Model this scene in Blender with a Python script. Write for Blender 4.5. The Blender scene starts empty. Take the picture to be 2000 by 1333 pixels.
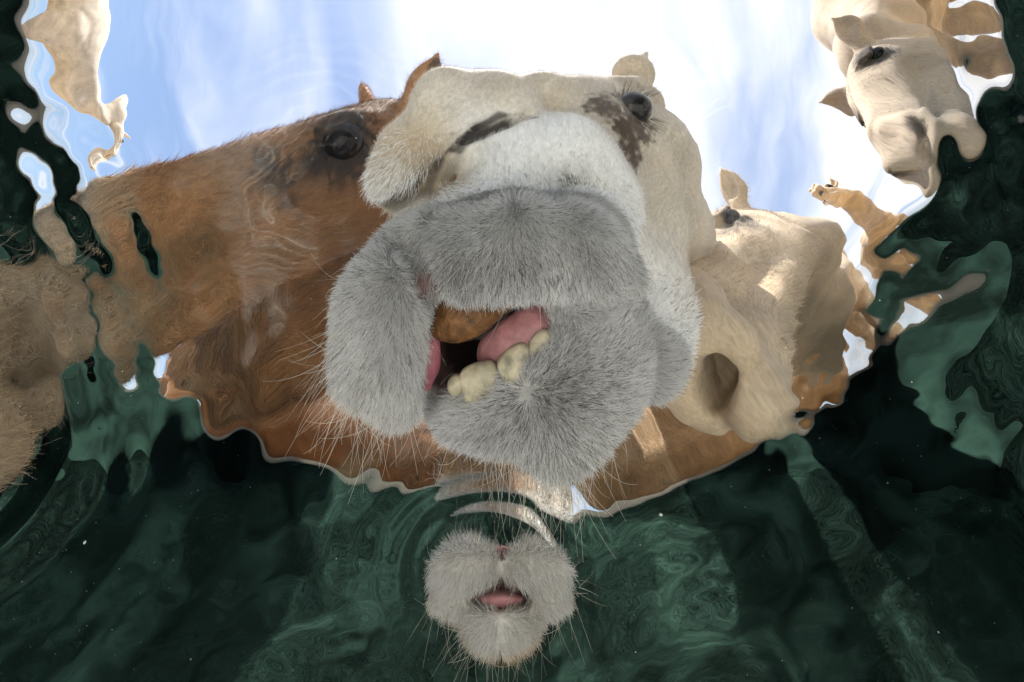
import bpy, math, random
import numpy as np
from mathutils import Matrix, Vector

R = math.radians
rng = np.random.default_rng(7)
random.seed(7)
scene = bpy.context.scene
COL = scene.collection

# ------------------------------------------------------------------ camera
# The camera lies under water and looks straight up; the lens is shifted so
# that the zenith falls near the top edge of the frame.
WAVE_SLOPE = 0.006
CAUSTICS = True
H = 0.32            # depth of the camera below the still water (z = 0)
F = 855.0           # focal length in pixels of a 2000 px wide frame
U0, V0 = 1000.0, 30.0
IOR = 1.333
cam_data = bpy.data.cameras.new('camera')
cam = bpy.data.objects.new('camera', cam_data)
COL.objects.link(cam)
cam.location = (0, 0, -H)
cam.rotation_euler = (math.pi, 0, 0)
cam_data.sensor_width = 36.0
cam_data.lens = 36.0 * F / 2000.0
cam_data.shift_y = -(666.5 - V0) / 2000.0
cam_data.clip_start = 0.01
cam_data.clip_end = 20000.0
scene.camera = cam

# ------------------------------------------------------------------ world
SUN_EL, SUN_AZ = 79.0, 196.0     # azimuth: direction the light comes from, degrees from +Y clockwise
world = bpy.data.worlds.new('World')
scene.world = world
world.use_nodes = True


def build_world():
    nt = world.node_tree
    nt.nodes.clear()
    N, L = nt.nodes.new, nt.links.new
    out = N('ShaderNodeOutputWorld')
    bg = N('ShaderNodeBackground')
    bg.inputs['Strength'].default_value = 1.0
    sky = N('ShaderNodeTexSky')
    sky.sky_type = 'NISHITA'
    sky.sun_disc = False
    sky.sun_elevation = R(SUN_EL)
    sky.sun_rotation = R(SUN_AZ)
    sky.air_density = 1.0
    sky.dust_density = 0.6
    skyg = N('ShaderNodeVectorMath'); skyg.operation = 'SCALE'
    skyg.inputs['Scale'].default_value = 0.115
    L(sky.outputs[0], skyg.inputs[0])
    tc = N('ShaderNodeTexCoord')
    # flat cloud layer: direction divided by its height
    sep = N('ShaderNodeSeparateXYZ'); L(tc.outputs['Generated'], sep.inputs[0])
    mx = N('ShaderNodeMath'); mx.operation = 'MAXIMUM'; mx.inputs[1].default_value = 0.06
    L(sep.outputs[2], mx.inputs[0])
    dv = N('ShaderNodeVectorMath'); dv.operation = 'DIVIDE'
    cb = N('ShaderNodeCombineXYZ')
    for i in range(3):
        L(mx.outputs[0], cb.inputs[i])
    L(tc.outputs['Generated'], dv.inputs[0]); L(cb.outputs[0], dv.inputs[1])
    mp = N('ShaderNodeMapping')
    mp.inputs['Rotation'].default_value = (0, 0, R(-48))
    mp.inputs['Scale'].default_value = (1.15, 0.50, 1.0)
    mp.inputs['Location'].default_value = (CLOUD_OFF[0], CLOUD_OFF[1], 0)
    L(dv.outputs[0], mp.inputs['Vector'])
    n1 = N('ShaderNodeTexNoise'); n1.inputs['Scale'].default_value = 1.15
    n1.inputs['Detail'].default_value = 7; n1.inputs['Roughness'].default_value = 0.52
    n1.inputs['Distortion'].default_value = 0.55
    L(mp.outputs[0], n1.inputs['Vector'])
    n2 = N('ShaderNodeTexNoise'); n2.inputs['Scale'].default_value = 0.35
    n2.inputs['Detail'].default_value = 2
    L(dv.outputs[0], n2.inputs['Vector'])
    ad = N('ShaderNodeMath'); ad.operation = 'MULTIPLY_ADD'
    ad.inputs[1].default_value = 0.30
    L(n2.outputs[0], ad.inputs[0]); L(n1.outputs[0], ad.inputs[2])
    # the cloud bank thickens towards +X
    sx = N('ShaderNodeMath'); sx.operation = 'MULTIPLY_ADD'; sx.inputs[1].default_value = 0.10
    L(sep.outputs[0], sx.inputs[0]); L(ad.outputs[0], sx.inputs[2])
    ad = sx
    rp = N('ShaderNodeValToRGB')
    rp.color_ramp.elements[0].position = 0.46
    rp.color_ramp.elements[1].position = 0.82
    rp.color_ramp.interpolation = 'EASE'
    rp.color_ramp.elements[0].color = (0.06, 0.06, 0.06, 1)
    L(ad.outputs[0], rp.inputs[0])
    # thick cores of the cloud are a little greyer
    rc = N('ShaderNodeValToRGB')
    rc.color_ramp.elements[0].position = 0.55
    rc.color_ramp.elements[0].color = (0.86, 0.88, 1.0, 1)
    rc.color_ramp.elements[1].position = 0.9
    rc.color_ramp.elements[1].color = (1.0, 0.99, 0.98, 1)
    L(ad.outputs[0], rc.inputs[0])
    cs = N('ShaderNodeVectorMath'); cs.operation = 'SCALE'; cs.inputs["Scale"].default_value = 0.64
    L(rc.outputs[0], cs.inputs[0])
    mix = N('ShaderNodeMix'); mix.data_type = 'RGBA'
    L(rp.outputs[0], mix.inputs['Factor'])
    L(skyg.outputs[0], mix.inputs['A']); L(cs.outputs[0], mix.inputs['B'])
    L(mix.outputs['Result'], bg.inputs['Color'])
    L(bg.outputs[0], out.inputs[0])


CLOUD_OFF = (0.0, 0.0)
build_world()

# ------------------------------------------------------------------ sun
sun_data = bpy.data.lights.new('sun', 'SUN')
sun_data.energy = 5.0
sun_data.angle = R(0.53)
sun_data.color = (1.0, 0.95, 0.87)
sun = bpy.data.objects.new('sun', sun_data)
COL.objects.link(sun)
az, el = R(SUN_AZ), R(SUN_EL)
sun_dir = Vector((math.sin(az) * math.cos(el), math.cos(az) * math.cos(el), math.sin(el)))
sun.rotation_euler = sun_dir.to_track_quat('Z', 'Y').to_euler()
sun.location = sun_dir * 20
try:
    sun_data.cycles.is_caustics_light = True
except Exception:
    pass

# ------------------------------------------------------------------ render
scene.view_settings.view_transform = 'Standard'
scene.view_settings.look = 'None'
scene.view_settings.gamma = 1.0
scene.view_settings.exposure = 1.05
scene.render.engine = 'CYCLES'
cy = scene.cycles
cy.use_denoising = True
try:
    cy.denoiser = 'OPENIMAGEDENOISE'
    cy.denoising_input_passes = 'RGB_ALBEDO_NORMAL'
except Exception:
    pass
cy.max_bounces = 12
cy.diffuse_bounces = 4
cy.glossy_bounces = 6
cy.transmission_bounces = 10
cy.caustics_reflective = True
cy.caustics_refractive = True
cy.sample_clamp_indirect = 6.0
cy.blur_glossy = 0.3


# ------------------------------------------------------------------ optics helpers
def ray(u, v):
    """pixel -> unit direction in the water."""
    d = np.array([(u - U0) / F, (v - V0) / F, 1.0])
    return d / np.linalg.norm(d)


def P(u, v, z):
    """pixel and height above the water (metres, negative = under water) -> world point,
    along the ray as the still water bends it."""
    d = ray(u, v)
    if z <= 0:
        return np.array([0, 0, -H]) + d * ((z + H) / d[2])
    s = np.array([0, 0, -H]) + d * (H / d[2])
    hz = np.hypot(d[0], d[1])
    sa = min(IOR * hz, 0.985)
    ta = sa / math.sqrt(1 - sa * sa)
    e = np.array([d[0], d[1]]) / max(hz, 1e-9)
    return np.array([s[0] + e[0] * ta * z, s[1] + e[1] * ta * z, z])


def px(u, v, z):
    """metres per pixel (sideways) at that place."""
    if z <= 0:
        return (z + H) / F
    p = P(u, v, z)
    return np.hypot(p[0], p[1]) / max(np.hypot(u - U0, v - V0), 1e-6)


# ------------------------------------------------------------------ sdf modelling
class Sdf:
    def __init__(self, lo, hi, h):
        self.h = h
        self.lo = np.array(lo, float)
        self.n = np.ceil((np.array(hi, float) - self.lo) / h).astype(int) + 1
        self.D = np.full(self.n, 0.3, np.float32)

    def _win(self, lo, hi):
        a = np.clip(np.floor((lo - self.lo) / self.h).astype(int), 0, self.n - 1)
        b = np.clip(np.ceil((hi - self.lo) / self.h).astype(int) + 1, a + 1, self.n)
        sl = tuple(slice(a[i], b[i]) for i in range(3))
        g = [(self.lo[i] + self.h * np.arange(a[i], b[i])).astype(np.float32) for i in range(3)]
        return sl, g[0][:, None, None], g[1][None, :, None], g[2][None, None, :]

    def _put(self, sl, d, k, mode):
        A = self.D[sl]
        if mode == 'sub':
            A2, B = -A, d
            hh = np.clip(0.5 + 0.5 * (B - A2) / k, 0, 1)
            self.D[sl] = -(B + (A2 - B) * hh - k * hh * (1 - hh))
        else:
            hh = np.clip(0.5 + 0.5 * (d - A) / k, 0, 1)
            self.D[sl] = d + (A - d) * hh - k * hh * (1 - hh)

    def cap(self, a, b, ra, rb=None, k=0.02, mode='add', noise=None):
        a, b = np.array(a, float), np.array(b, float)
        rb = ra if rb is None else rb
        r = max(ra, rb) + k + 2 * self.h + 0.02
        sl, X, Y, Z = self._win(np.minimum(a, b) - r, np.maximum(a, b) + r)
        ba = b - a
        l2 = max(ba @ ba, 1e-12)
        t = np.clip(((X - a[0]) * ba[0] + (Y - a[1]) * ba[1] + (Z - a[2]) * ba[2]) / l2, 0, 1)
        d = np.sqrt((X - a[0] - t * ba[0]) ** 2 + (Y - a[1] - t * ba[1]) ** 2 + (Z - a[2] - t * ba[2]) ** 2)
        self._put(sl, (d - (ra + (rb - ra) * t)).astype(np.float32), k, mode)

    def chain(self, pts, rs, k=0.02, mode='add'):
        if len(pts) == 1:
            self.cap(pts[0], pts[0], rs[0], rs[0], k, mode)
        for i in range(len(pts) - 1):
            self.cap(pts[i], pts[i + 1], rs[i], rs[i + 1], k, mode)

    def ell(self, c, r, rot=None, k=0.02, mode='add'):
        c, r = np.array(c, float), np.array(r, float)
        m = r.max() + k + 2 * self.h + 0.02
        sl, X, Y, Z = self._win(c - m, c + m)
        X, Y, Z = X - c[0], Y - c[1], Z - c[2]
        M = np.eye(3) if rot is None else np.array(rot, float)   # columns = axes
        q = [M[0, i] * X + M[1, i] * Y + M[2, i] * Z for i in range(3)]
        k0 = np.sqrt(sum((q[i] / r[i]) ** 2 for i in range(3)))
        k1 = np.sqrt(sum((q[i] / r[i] ** 2) ** 2 for i in range(3))) + 1e-9
        self._put(sl, (k0 * (k0 - 1) / k1).astype(np.float32), k, mode)

    def box(self, c, half, rot, rnd, k=0.002):
        c, half = np.array(c, float), np.array(half, float)
        m = np.linalg.norm(half) + rnd + k + 2 * self.h
        sl, X, Y, Z = self._win(c - m, c + m)
        X, Y, Z = X - c[0], Y - c[1], Z - c[2]
        q = [np.abs(rot[0, i] * X + rot[1, i] * Y + rot[2, i] * Z) - max(half[i] - rnd, 0) for i in range(3)]
        d = np.sqrt(sum(np.maximum(a, 0) ** 2 for a in q)) + np.minimum(np.maximum(np.maximum(q[0], q[1]), q[2]), 0) - rnd
        self._put(sl, d.astype(np.float32), k, 'add')

    def mesh(self):
        D, n = self.D, self.n
        S = D < 0
        c = S[:-1, :-1, :-1].astype(np.int8)
        cnt = np.zeros(np.array(n) - 1, np.int8)
        for i in (0, 1):
            for j in (0, 1):
                for k in (0, 1):
                    cnt += S[i:n[0] - 1 + i, j:n[1] - 1 + j, k:n[2] - 1 + k]
        act = np.argwhere((cnt > 0) & (cnt < 8))
        idx = np.full(cnt.shape, -1, np.int64)
        idx[tuple(act.T)] = np.arange(len(act))
        acc = np.zeros((len(act), 3)); num = np.zeros(len(act))
        corners = [(i, j, k) for i in (0, 1) for j in (0, 1) for k in (0, 1)]
        val = {cc: D[act[:, 0] + cc[0], act[:, 1] + cc[1], act[:, 2] + cc[2]] for cc in corners}
        for ca in corners:
            for ax in range(3):
                if ca[ax] == 0:
                    cb = list(ca); cb[ax] = 1; cb = tuple(cb)
                    va, vb = val[ca], val[cb]
                    m = (va < 0) != (vb < 0)
                    t = np.where(m, va / np.where(m, va - vb, 1), 0)
                    p = np.array(ca, float)[None] + t[:, None] * (np.array(cb) - np.array(ca))[None]
                    acc[m] += p[m]; num[m] += 1
        V = self.lo + self.h * (act + acc / num[:, None])
        quads = []
        for ax in range(3):
            sa = [slice(None)] * 3; sb = [slice(None)] * 3
            sa[ax] = slice(0, -1); sb[ax] = slice(1, None)
            A, B = S[tuple(sa)], S[tuple(sb)]
            e = np.argwhere(A != B)
            o = [a for a in range(3) if a != ax]
            e = e[(e[:, o[0]] > 0) & (e[:, o[1]] > 0) & (e[:, o[0]] < n[o[0]] - 1) & (e[:, o[1]] < n[o[1]] - 1)]
            ins = A[tuple(e.T)]
            def at(d0, d1):
                q = e.copy(); q[:, o[0]] += d0; q[:, o[1]] += d1
                return idx[tuple(q.T)]
            q = np.stack([at(-1, -1), at(0, -1), at(0, 0), at(-1, 0)], 1)
            flip = ins if ax == 1 else ~ins
            q[flip] = q[flip][:, ::-1]
            quads.append(q)
        Q = np.concatenate(quads)
        return V, Q[(Q >= 0).all(1)]


def vnormals(V, Q):
    n = np.cross(V[Q[:, 2]] - V[Q[:, 0]], V[Q[:, 3]] - V[Q[:, 1]])
    out = np.zeros_like(V)
    for i in range(4):
        np.add.at(out, Q[:, i], n)
    return out / (np.linalg.norm(out, axis=1, keepdims=True) + 1e-12)


def relax(V, Q, it=2, f=0.5):
    for _ in range(it):
        acc = np.zeros_like(V); num = np.zeros(len(V))
        for i in range(4):
            a, b = Q[:, i], Q[:, (i + 1) % 4]
            np.add.at(acc, a, V[b]); np.add.at(acc, b, V[a])
            np.add.at(num, a, 1); np.add.at(num, b, 1)
        V = V + f * (acc / np.maximum(num, 1)[:, None] - V)
    return V


_prm = np.random.default_rng(11).permutation(256)


def vnoise(p, s, seed=0):
    """cheap value noise in -1..1, p (n,3)."""
    q = p * s + seed * 17.31
    i = np.floor(q).astype(int); f = q - i
    f = f * f * (3 - 2 * f)
    out = 0
    for a in (0, 1):
        for b in (0, 1):
            for c in (0, 1):
                hsh = _prm[(_prm[(_prm[(i[:, 0] + a) & 255] + i[:, 1] + b) & 255] + i[:, 2] + c) & 255] / 127.5 - 1
                w = (f[:, 0] if a else 1 - f[:, 0]) * (f[:, 1] if b else 1 - f[:, 1]) * (f[:, 2] if c else 1 - f[:, 2])
                out = out + hsh * w
    return out


def smooth(e0, e1, x):
    t = np.clip((x - e0) / (e1 - e0), 0, 1)
    return t * t * (3 - 2 * t)


# ------------------------------------------------------------------ materials
def new_mat(name):
    m = bpy.data.materials.new(name)
    m.use_nodes = True
    nt = m.node_tree
    nt.nodes.clear()
    out = nt.nodes.new('ShaderNodeOutputMaterial')
    return m, nt, out


def coat_mat(name, rough=0.75, bump=0.25, scale=260.0, var=0.35, sheen=0.15):
    """short hide seen at arm's length: painted coat colour, fine hair grain and relief."""
    m, nt, out = new_mat(name)
    N, L = nt.nodes.new, nt.links.new
    b = N('ShaderNodeBsdfPrincipled'); L(b.outputs[0], out.inputs[0])
    at = N('ShaderNodeAttribute'); at.attribute_name = 'coat'
    tc = N('ShaderNodeTexCoord')
    mp = N('ShaderNodeMapping'); mp.inputs['Scale'].default_value = (1.0, 1.0, 0.28)
    L(tc.outputs['Object'], mp.inputs[0])
    n = N('ShaderNodeTexNoise'); n.inputs['Scale'].default_value = scale
    n.inputs['Detail'].default_value = 4; n.inputs['Roughness'].default_value = 0.65
    L(mp.outputs[0], n.inputs['Vector'])
    n2 = N('ShaderNodeTexNoise'); n2.inputs['Scale'].default_value = 14
    n2.inputs['Detail'].default_value = 5
    L(tc.outputs['Object'], n2.inputs['Vector'])
    ad = N('ShaderNodeMath'); ad.operation = 'ADD'
    L(n.outputs[0], ad.inputs[0]); L(n2.outputs[0], ad.inputs[1])
    mr = N('ShaderNodeMapRange'); mr.inputs[1].default_value = 0.65; mr.inputs[2].default_value = 1.35
    mr.inputs[3].default_value = 1 - var; mr.inputs[4].default_value = 1 + var * 0.8
    L(ad.outputs[0], mr.inputs[0])
    sc = N('ShaderNodeVectorMath'); sc.operation = 'SCALE'
    L(at.outputs['Color'], sc.inputs[0]); L(mr.outputs[0], sc.inputs['Scale'])
    L(sc.outputs[0], b.inputs['Base Color'])
    b.inputs['Roughness'].default_value = rough
    b.inputs['Specular IOR Level'].default_value = 0.25
    b.inputs['Sheen Weight'].default_value = sheen
    bp = N('ShaderNodeBump'); bp.inputs['Strength'].default_value = bump
    bp.inputs['Distance'].default_value = 0.003
    L(n.outputs[0], bp.inputs['Height']); L(bp.outputs[0], b.inputs['Normal'])
    return m


def hair_mat(name, dark, light):
    m, nt, out = new_mat(name)
    N, L = nt.nodes.new, nt.links.new
    b = N('ShaderNodeBsdfPrincipled'); L(b.outputs[0], out.inputs[0])
    at = N('ShaderNodeAttribute'); at.attribute_name = 'tint'
    rp = N('ShaderNodeValToRGB')
    rp.color_ramp.elements[0].color = (*dark, 1); rp.color_ramp.elements[1].color = (*light, 1)
    L(at.outputs['Fac'], rp.inputs[0])
    L(rp.outputs[0], b.inputs['Base Color'])
    b.inputs['Roughness'].default_value = 0.55
    b.inputs['Specular IOR Level'].default_value = 0.35
    return m


def coat_hair_mat(name):
    m, nt, out = new_mat(name)
    N, L = nt.nodes.new, nt.links.new
    b = N('ShaderNodeBsdfPrincipled'); L(b.outputs[0], out.inputs[0])
    at = N('ShaderNodeAttribute'); at.attribute_name = 'tint'
    L(at.outputs['Color'], b.inputs['Base Color'])
    b.inputs['Roughness'].default_value = 0.55
    b.inputs['Specular IOR Level'].default_value = 0.3
    return m


def simple_mat(name, color, rough=0.6, spec=0.4, coat=0.0, noise=0.0, nscale=60.0, bump=0.0, sss=0.0):
    m, nt, out = new_mat(name)
    N, L = nt.nodes.new, nt.links.new
    b = N('ShaderNodeBsdfPrincipled'); L(b.outputs[0], out.inputs[0])
    b.inputs['Roughness'].default_value = rough
    b.inputs['Specular IOR Level'].default_value = spec
    b.inputs['Coat Weight'].default_value = coat
    b.inputs['Coat Roughness'].default_value = 0.03
    tc = N('ShaderNodeTexCoord')
    n = N('ShaderNodeTexNoise'); n.inputs['Scale'].default_value = nscale; n.inputs['Detail'].default_value = 5
    L(tc.outputs['Object'], n.inputs['Vector'])
    mr = N('ShaderNodeMapRange'); mr.inputs[1].default_value = 0.3; mr.inputs[2].default_value = 0.7
    mr.inputs[3].default_value = 1 - noise; mr.inputs[4].default_value = 1 + noise
    L(n.outputs[0], mr.inputs[0])
    sc = N('ShaderNodeVectorMath'); sc.operation = 'SCALE'
    sc.inputs[0].default_value = color
    L(mr.outputs[0], sc.inputs['Scale']); L(sc.outputs[0], b.inputs['Base Color'])
    if bump:
        bp = N('ShaderNodeBump'); bp.inputs['Strength'].default_value = bump
        bp.inputs['Distance'].default_value = 0.004
        L(n.outputs[0], bp.inputs['Height']); L(bp.outputs[0], b.inputs['Normal'])
    if sss:
        b.inputs['Subsurface Weight'].default_value = sss
        b.inputs['Subsurface Radius'].default_value = (0.01, 0.004, 0.003)
        b.inputs['Subsurface Scale'].default_value = 1.0
    return m


# ------------------------------------------------------------------ object helpers
def put_mesh(name, V, Q, mat, parent=None, coat=None, receiver=False):
    me = bpy.data.meshes.new(name)
    Q = np.asarray(Q)
    nv, nf, k = len(V), len(Q), Q.shape[1]
    me.vertices.add(nv); me.vertices.foreach_set('co', np.asarray(V, np.float32).ravel())
    me.loops.add(nf * k); me.loops.foreach_set('vertex_index', Q.astype(np.int32).ravel())
    me.polygons.add(nf)
    me.polygons.foreach_set('loop_start', np.arange(0, nf * k, k, dtype=np.int32))
    me.polygons.foreach_set('use_smooth', np.ones(nf, bool))
    me.update(calc_edges=True)
    me.validate()
    if coat is not None:
        a = me.attributes.new('coat', 'FLOAT_COLOR', 'POINT')
        a.data.foreach_set('color', np.concatenate([coat, np.ones((nv, 1))], 1).astype(np.float32).ravel())
    me.materials.append(mat)
    o = bpy.data.objects.new(name, me)
    COL.objects.link(o)
    o.parent = parent
    if receiver:
        try:
            o.cycles.is_caustics_receiver = True
        except Exception:
            pass
    return o


def tag(o, label=None, cat=None, group=None, kind=None):
    if label: o['label'] = label
    if cat: o['category'] = cat
    if group: o['group'] = group
    if kind: o['kind'] = kind
    return o


def empty(name, loc=(0, 0, 0)):
    o = bpy.data.objects.new(name, None)
    o.empty_display_size = 0.1
    COL.objects.link(o)
    o.location = loc
    return o


def put_curves(name, pts, radii, tint, mat, parent=None):
    """pts (n,k,3) world, radii (n,k)."""
    n, k, _ = pts.shape
    hc = bpy.data.hair_curves.new(name)
    hc.add_curves([k] * n)
    hc.position_data.foreach_set('vector', pts.astype(np.float32).ravel())
    ra = hc.attributes.get('radius') or hc.attributes.new('radius', 'FLOAT', 'POINT')
    ra.data.foreach_set('value', radii.astype(np.float32).ravel())
    if tint.ndim == 2:
        ta = hc.attributes.new('tint', 'FLOAT_COLOR', 'CURVE')
        ta.data.foreach_set('color', np.concatenate([tint, np.ones((n, 1))], 1).astype(np.float32).ravel())
    else:
        ta = hc.attributes.new('tint', 'FLOAT', 'CURVE')
        ta.data.foreach_set('value', tint.astype(np.float32))
    hc.materials.append(mat)
    o = bpy.data.objects.new(name, hc)
    COL.objects.link(o)
    o.parent = parent
    return o


def sample_surface(V, Q, Nrm, weight, n, g=rng):
    """n random roots on the quads, weight per vertex -> positions, normals, source weight."""
    T = np.concatenate([Q[:, [0, 1, 2]], Q[:, [0, 2, 3]]])
    ar = np.linalg.norm(np.cross(V[T[:, 1]] - V[T[:, 0]], V[T[:, 2]] - V[T[:, 0]]), axis=1)
    w = ar * weight[T].mean(1)
    cdf = np.cumsum(w); cdf /= cdf[-1]
    t = T[np.searchsorted(cdf, g.random(n))]
    a, b = g.random((2, n))
    f = a + b > 1
    a[f], b[f] = 1 - a[f], 1 - b[f]
    c = 1 - a - b
    bw = np.stack([c, a, b], 1)[:, :, None]
    p = (V[t] * bw).sum(1)
    nn = (Nrm[t] * bw).sum(1)
    nn /= np.linalg.norm(nn, axis=1, keepdims=True) + 1e-12
    return p, nn, t, bw[:, :, 0]


def grow(p, nn, comb, length, radius, lift=0.45, jit=0.25, curl=0.0, k=5, g=rng, root=0.9):
    n = len(p)
    comb = comb - (comb * nn).sum(1, keepdims=True) * nn
    comb /= np.linalg.norm(comb, axis=1, keepdims=True) + 1e-9
    lift = np.broadcast_to(lift, (n,))[:, None]
    d = nn * lift + comb * (1 - lift) + jit * g.normal(size=(n, 3))
    d /= np.linalg.norm(d, axis=1, keepdims=True)
    pts = np.zeros((n, k, 3))
    cur = p - nn * 0.0015
    pts[:, 0] = cur
    step = (length / (k - 1))[:, None]
    bend = g.normal(size=(n, 3)) * curl
    for i in range(1, k):
        d = d + comb * 0.10 * (1 - lift) + bend
        d /= np.linalg.norm(d, axis=1, keepdims=True)
        cur = cur + d * step
        pts[:, i] = cur
    prof = np.linspace(1, 0.25, k)[None] * root
    return pts, np.broadcast_to(radius, (n,))[:, None] * prof

# ------------------------------------------------------------------ the basin, the ground, the water
BX0, BX1, BY0, BY1, BD = -1.02, 1.02, -0.95, 1.00, 0.64     # inside of the drinking basin


def algae_mat():
    m, nt, out = new_mat('algae')
    N, L = nt.nodes.new, nt.links.new
    b = N('ShaderNodeBsdfPrincipled'); L(b.outputs[0], out.inputs[0])
    tc = N('ShaderNodeTexCoord')
    w = N('ShaderNodeTexNoise'); w.inputs['Scale'].default_value = 1.7; w.inputs['Detail'].default_value = 3
    L(tc.outputs['Object'], w.inputs['Vector'])
    sc = N('ShaderNodeVectorMath'); sc.operation = 'MULTIPLY_ADD'
    sc.inputs[1].default_value = (0.45, 0.45, 0.45)
    L(w.outputs['Color'], sc.inputs[0]); L(tc.outputs['Object'], sc.inputs[2])
    n1 = N('ShaderNodeTexNoise'); n1.inputs['Scale'].default_value = 7.0
    n1.inputs['Detail'].default_value = 9; n1.inputs['Roughness'].default_value = 0.62
    n1.inputs['Distortion'].default_value = 0.25
    L(sc.outputs[0], n1.inputs['Vector'])
    rp = N('ShaderNodeValToRGB')
    e = rp.color_ramp.elements
    e[0].position = 0.38; e[0].color = (0.012, 0.026, 0.021, 1)
    e[1].position = 0.66; e[1].color = (0.090, 0.185, 0.146, 1)
    q = e.new(0.50); q.color = (0.028, 0.061, 0.049, 1)
    L(n1.outputs[0], rp.inputs[0])
    L(rp.outputs[0], b.inputs['Base Color'])
    b.inputs['Roughness'].default_value = 0.9
    b.inputs['Specular IOR Level'].default_value = 0.1
    bp = N('ShaderNodeBump'); bp.inputs['Strength'].default_value = 0.6; bp.inputs['Distance'].default_value = 0.02
    L(n1.outputs[0], bp.inputs['Height']); L(bp.outputs[0], b.inputs['Normal'])
    return m


def box_verts(x0, x1, y0, y1, z0, z1):
    V = [(x, y, z) for z in (z0, z1) for y in (y0, y1) for x in (x0, x1)]
    Q = [(0, 2, 3, 1), (4, 5, 7, 6), (0, 1, 5, 4), (2, 6, 7, 3), (0, 4, 6, 2), (1, 3, 7, 5)]
    return np.array(V, float), np.array(Q)


def sheet(xs, ys, fz):
    X, Y = np.meshgrid(xs, ys, indexing='ij')
    V = np.stack([X.ravel(), Y.ravel(), fz(X, Y).ravel()], 1)
    nx, ny = len(xs), len(ys)
    i = np.arange(nx * ny).reshape(nx, ny)
    Q = np.stack([i[:-1, :-1], i[1:, :-1], i[1:, 1:], i[:-1, 1:]], -1).reshape(-1, 4)
    return V, Q


def build_basin():
    basin = empty('drinking_basin', (0, 0, -BD))
    tag(basin, 'algae covered drinking basin with pale floor added to bounce light up to the camels', 'basin')
    alg = algae_mat()
    bounce_floor = simple_mat('bounce_floor', (0.84, 0.83, 0.79), 0.95, 0.05, noise=0.15, nscale=5.0, bump=0.4)
    conc = simple_mat('concrete', (0.36, 0.33, 0.28), 0.9, 0.2, noise=0.2, nscale=9.0, bump=0.4)
    V, Q = sheet(np.linspace(BX0 - .02, BX1 + .02, 60), np.linspace(BY0 - .02, BY1 + .02, 50),
                 lambda x, y: 0.02 * np.sin(3 * x + 1.3 * y) * np.cos(2.2 * y - x))
    # added pale middle bounces light up onto the lips; algae surrounds it
    nt = bounce_floor.node_tree
    b = [n for n in nt.nodes if n.type == 'BSDF_PRINCIPLED'][0]
    src = b.inputs['Base Color'].links[0].from_socket
    tc = nt.nodes.new('ShaderNodeTexCoord')
    ln = nt.nodes.new('ShaderNodeVectorMath'); ln.operation = 'LENGTH'
    sb = nt.nodes.new('ShaderNodeVectorMath'); sb.operation = 'SUBTRACT'; sb.inputs[1].default_value = (0, .18, 0)
    nt.links.new(tc.outputs['Object'], sb.inputs[0]); nt.links.new(sb.outputs[0], ln.inputs[0])
    nz = nt.nodes.new('ShaderNodeTexNoise'); nz.inputs['Scale'].default_value = 4; nz.inputs['Detail'].default_value = 5
    ma = nt.nodes.new('ShaderNodeMath'); ma.operation = 'MULTIPLY_ADD'; ma.inputs[1].default_value = .35
    nt.links.new(nz.outputs[0], ma.inputs[0]); nt.links.new(ln.outputs['Value'], ma.inputs[2])
    mr = nt.nodes.new('ShaderNodeMapRange'); mr.inputs[1].default_value = .76; mr.inputs[2].default_value = .90
    nt.links.new(ma.outputs[0], mr.inputs[0])
    mx = nt.nodes.new('ShaderNodeMix'); mx.data_type = 'RGBA'; mx.clamp_factor = True
    n3 = nt.nodes.new('ShaderNodeTexNoise'); n3.inputs['Scale'].default_value = 6; n3.inputs['Detail'].default_value = 8
    n3.inputs['Distortion'].default_value = 0.3
    nt.links.new(tc.outputs['Object'], n3.inputs['Vector'])
    r3 = nt.nodes.new('ShaderNodeValToRGB')
    r3.color_ramp.elements[0].position = .38; r3.color_ramp.elements[0].color = (.004, .009, .007, 1)
    r3.color_ramp.elements[1].position = .70; r3.color_ramp.elements[1].color = (.026, .058, .046, 1)
    nt.links.new(n3.outputs[0], r3.inputs[0]); nt.links.new(r3.outputs[0], mx.inputs['B'])
    nt.links.new(mr.outputs[0], mx.inputs['Factor']); nt.links.new(src, mx.inputs['A'])
    nt.links.new(mx.outputs['Result'], b.inputs['Base Color'])
    f = put_mesh('floor', V, Q, bounce_floor, basin, receiver=True)
    t = 0.18
    for (x0, x1, y0, y1) in ((BX0 - t, BX0, BY0 - t, BY1 + t), (BX1, BX1 + t, BY0 - t, BY1 + t),
                             (BX0, BX1, BY0 - t, BY0), (BX0, BX1, BY1, BY1 + t)):
        V, Q = box_verts(x0, x1, y0, y1, -0.1, BD + 0.02)
        o = put_mesh('wall', V, Q, alg, basin, receiver=True)
        for p in o.data.polygons: p.use_smooth = False
        V, Q = box_verts(x0 - .004, x1 + .004, y0 - .004, y1 + .004, BD + 0.023, BD + 0.085)
        c = put_mesh('coping', V, Q, conc, basin)
        for p in c.data.polygons: p.use_smooth = False
    return basin


build_basin()


def build_ground():
    t = 0.18
    sand = simple_mat('sand', (0.46, 0.37, 0.26), 0.95, 0.1, noise=0.25, nscale=1.4, bump=0.5)
    ax0, ax1, ay0, ay1 = BX0 - t + .01, BX1 + t - .01, BY0 - t + .01, BY1 + t - .01
    B = 6000.0
    xs = [-B, -60, -8, -3, ax0, ax1, 3, 8, 60, B]
    ys = [-B, -60, -8, -3, ay0, ay1, 3, 8, 60, B]
    V, Q = sheet(np.array(xs), np.array(ys), lambda x, y: np.full_like(x, -0.02))
    hole = 4 * (len(ys) - 1) + 4
    Q = np.delete(Q, hole, 0)
    g = put_mesh('ground', V, Q, sand)
    tag(g, kind='structure')


build_ground()

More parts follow.
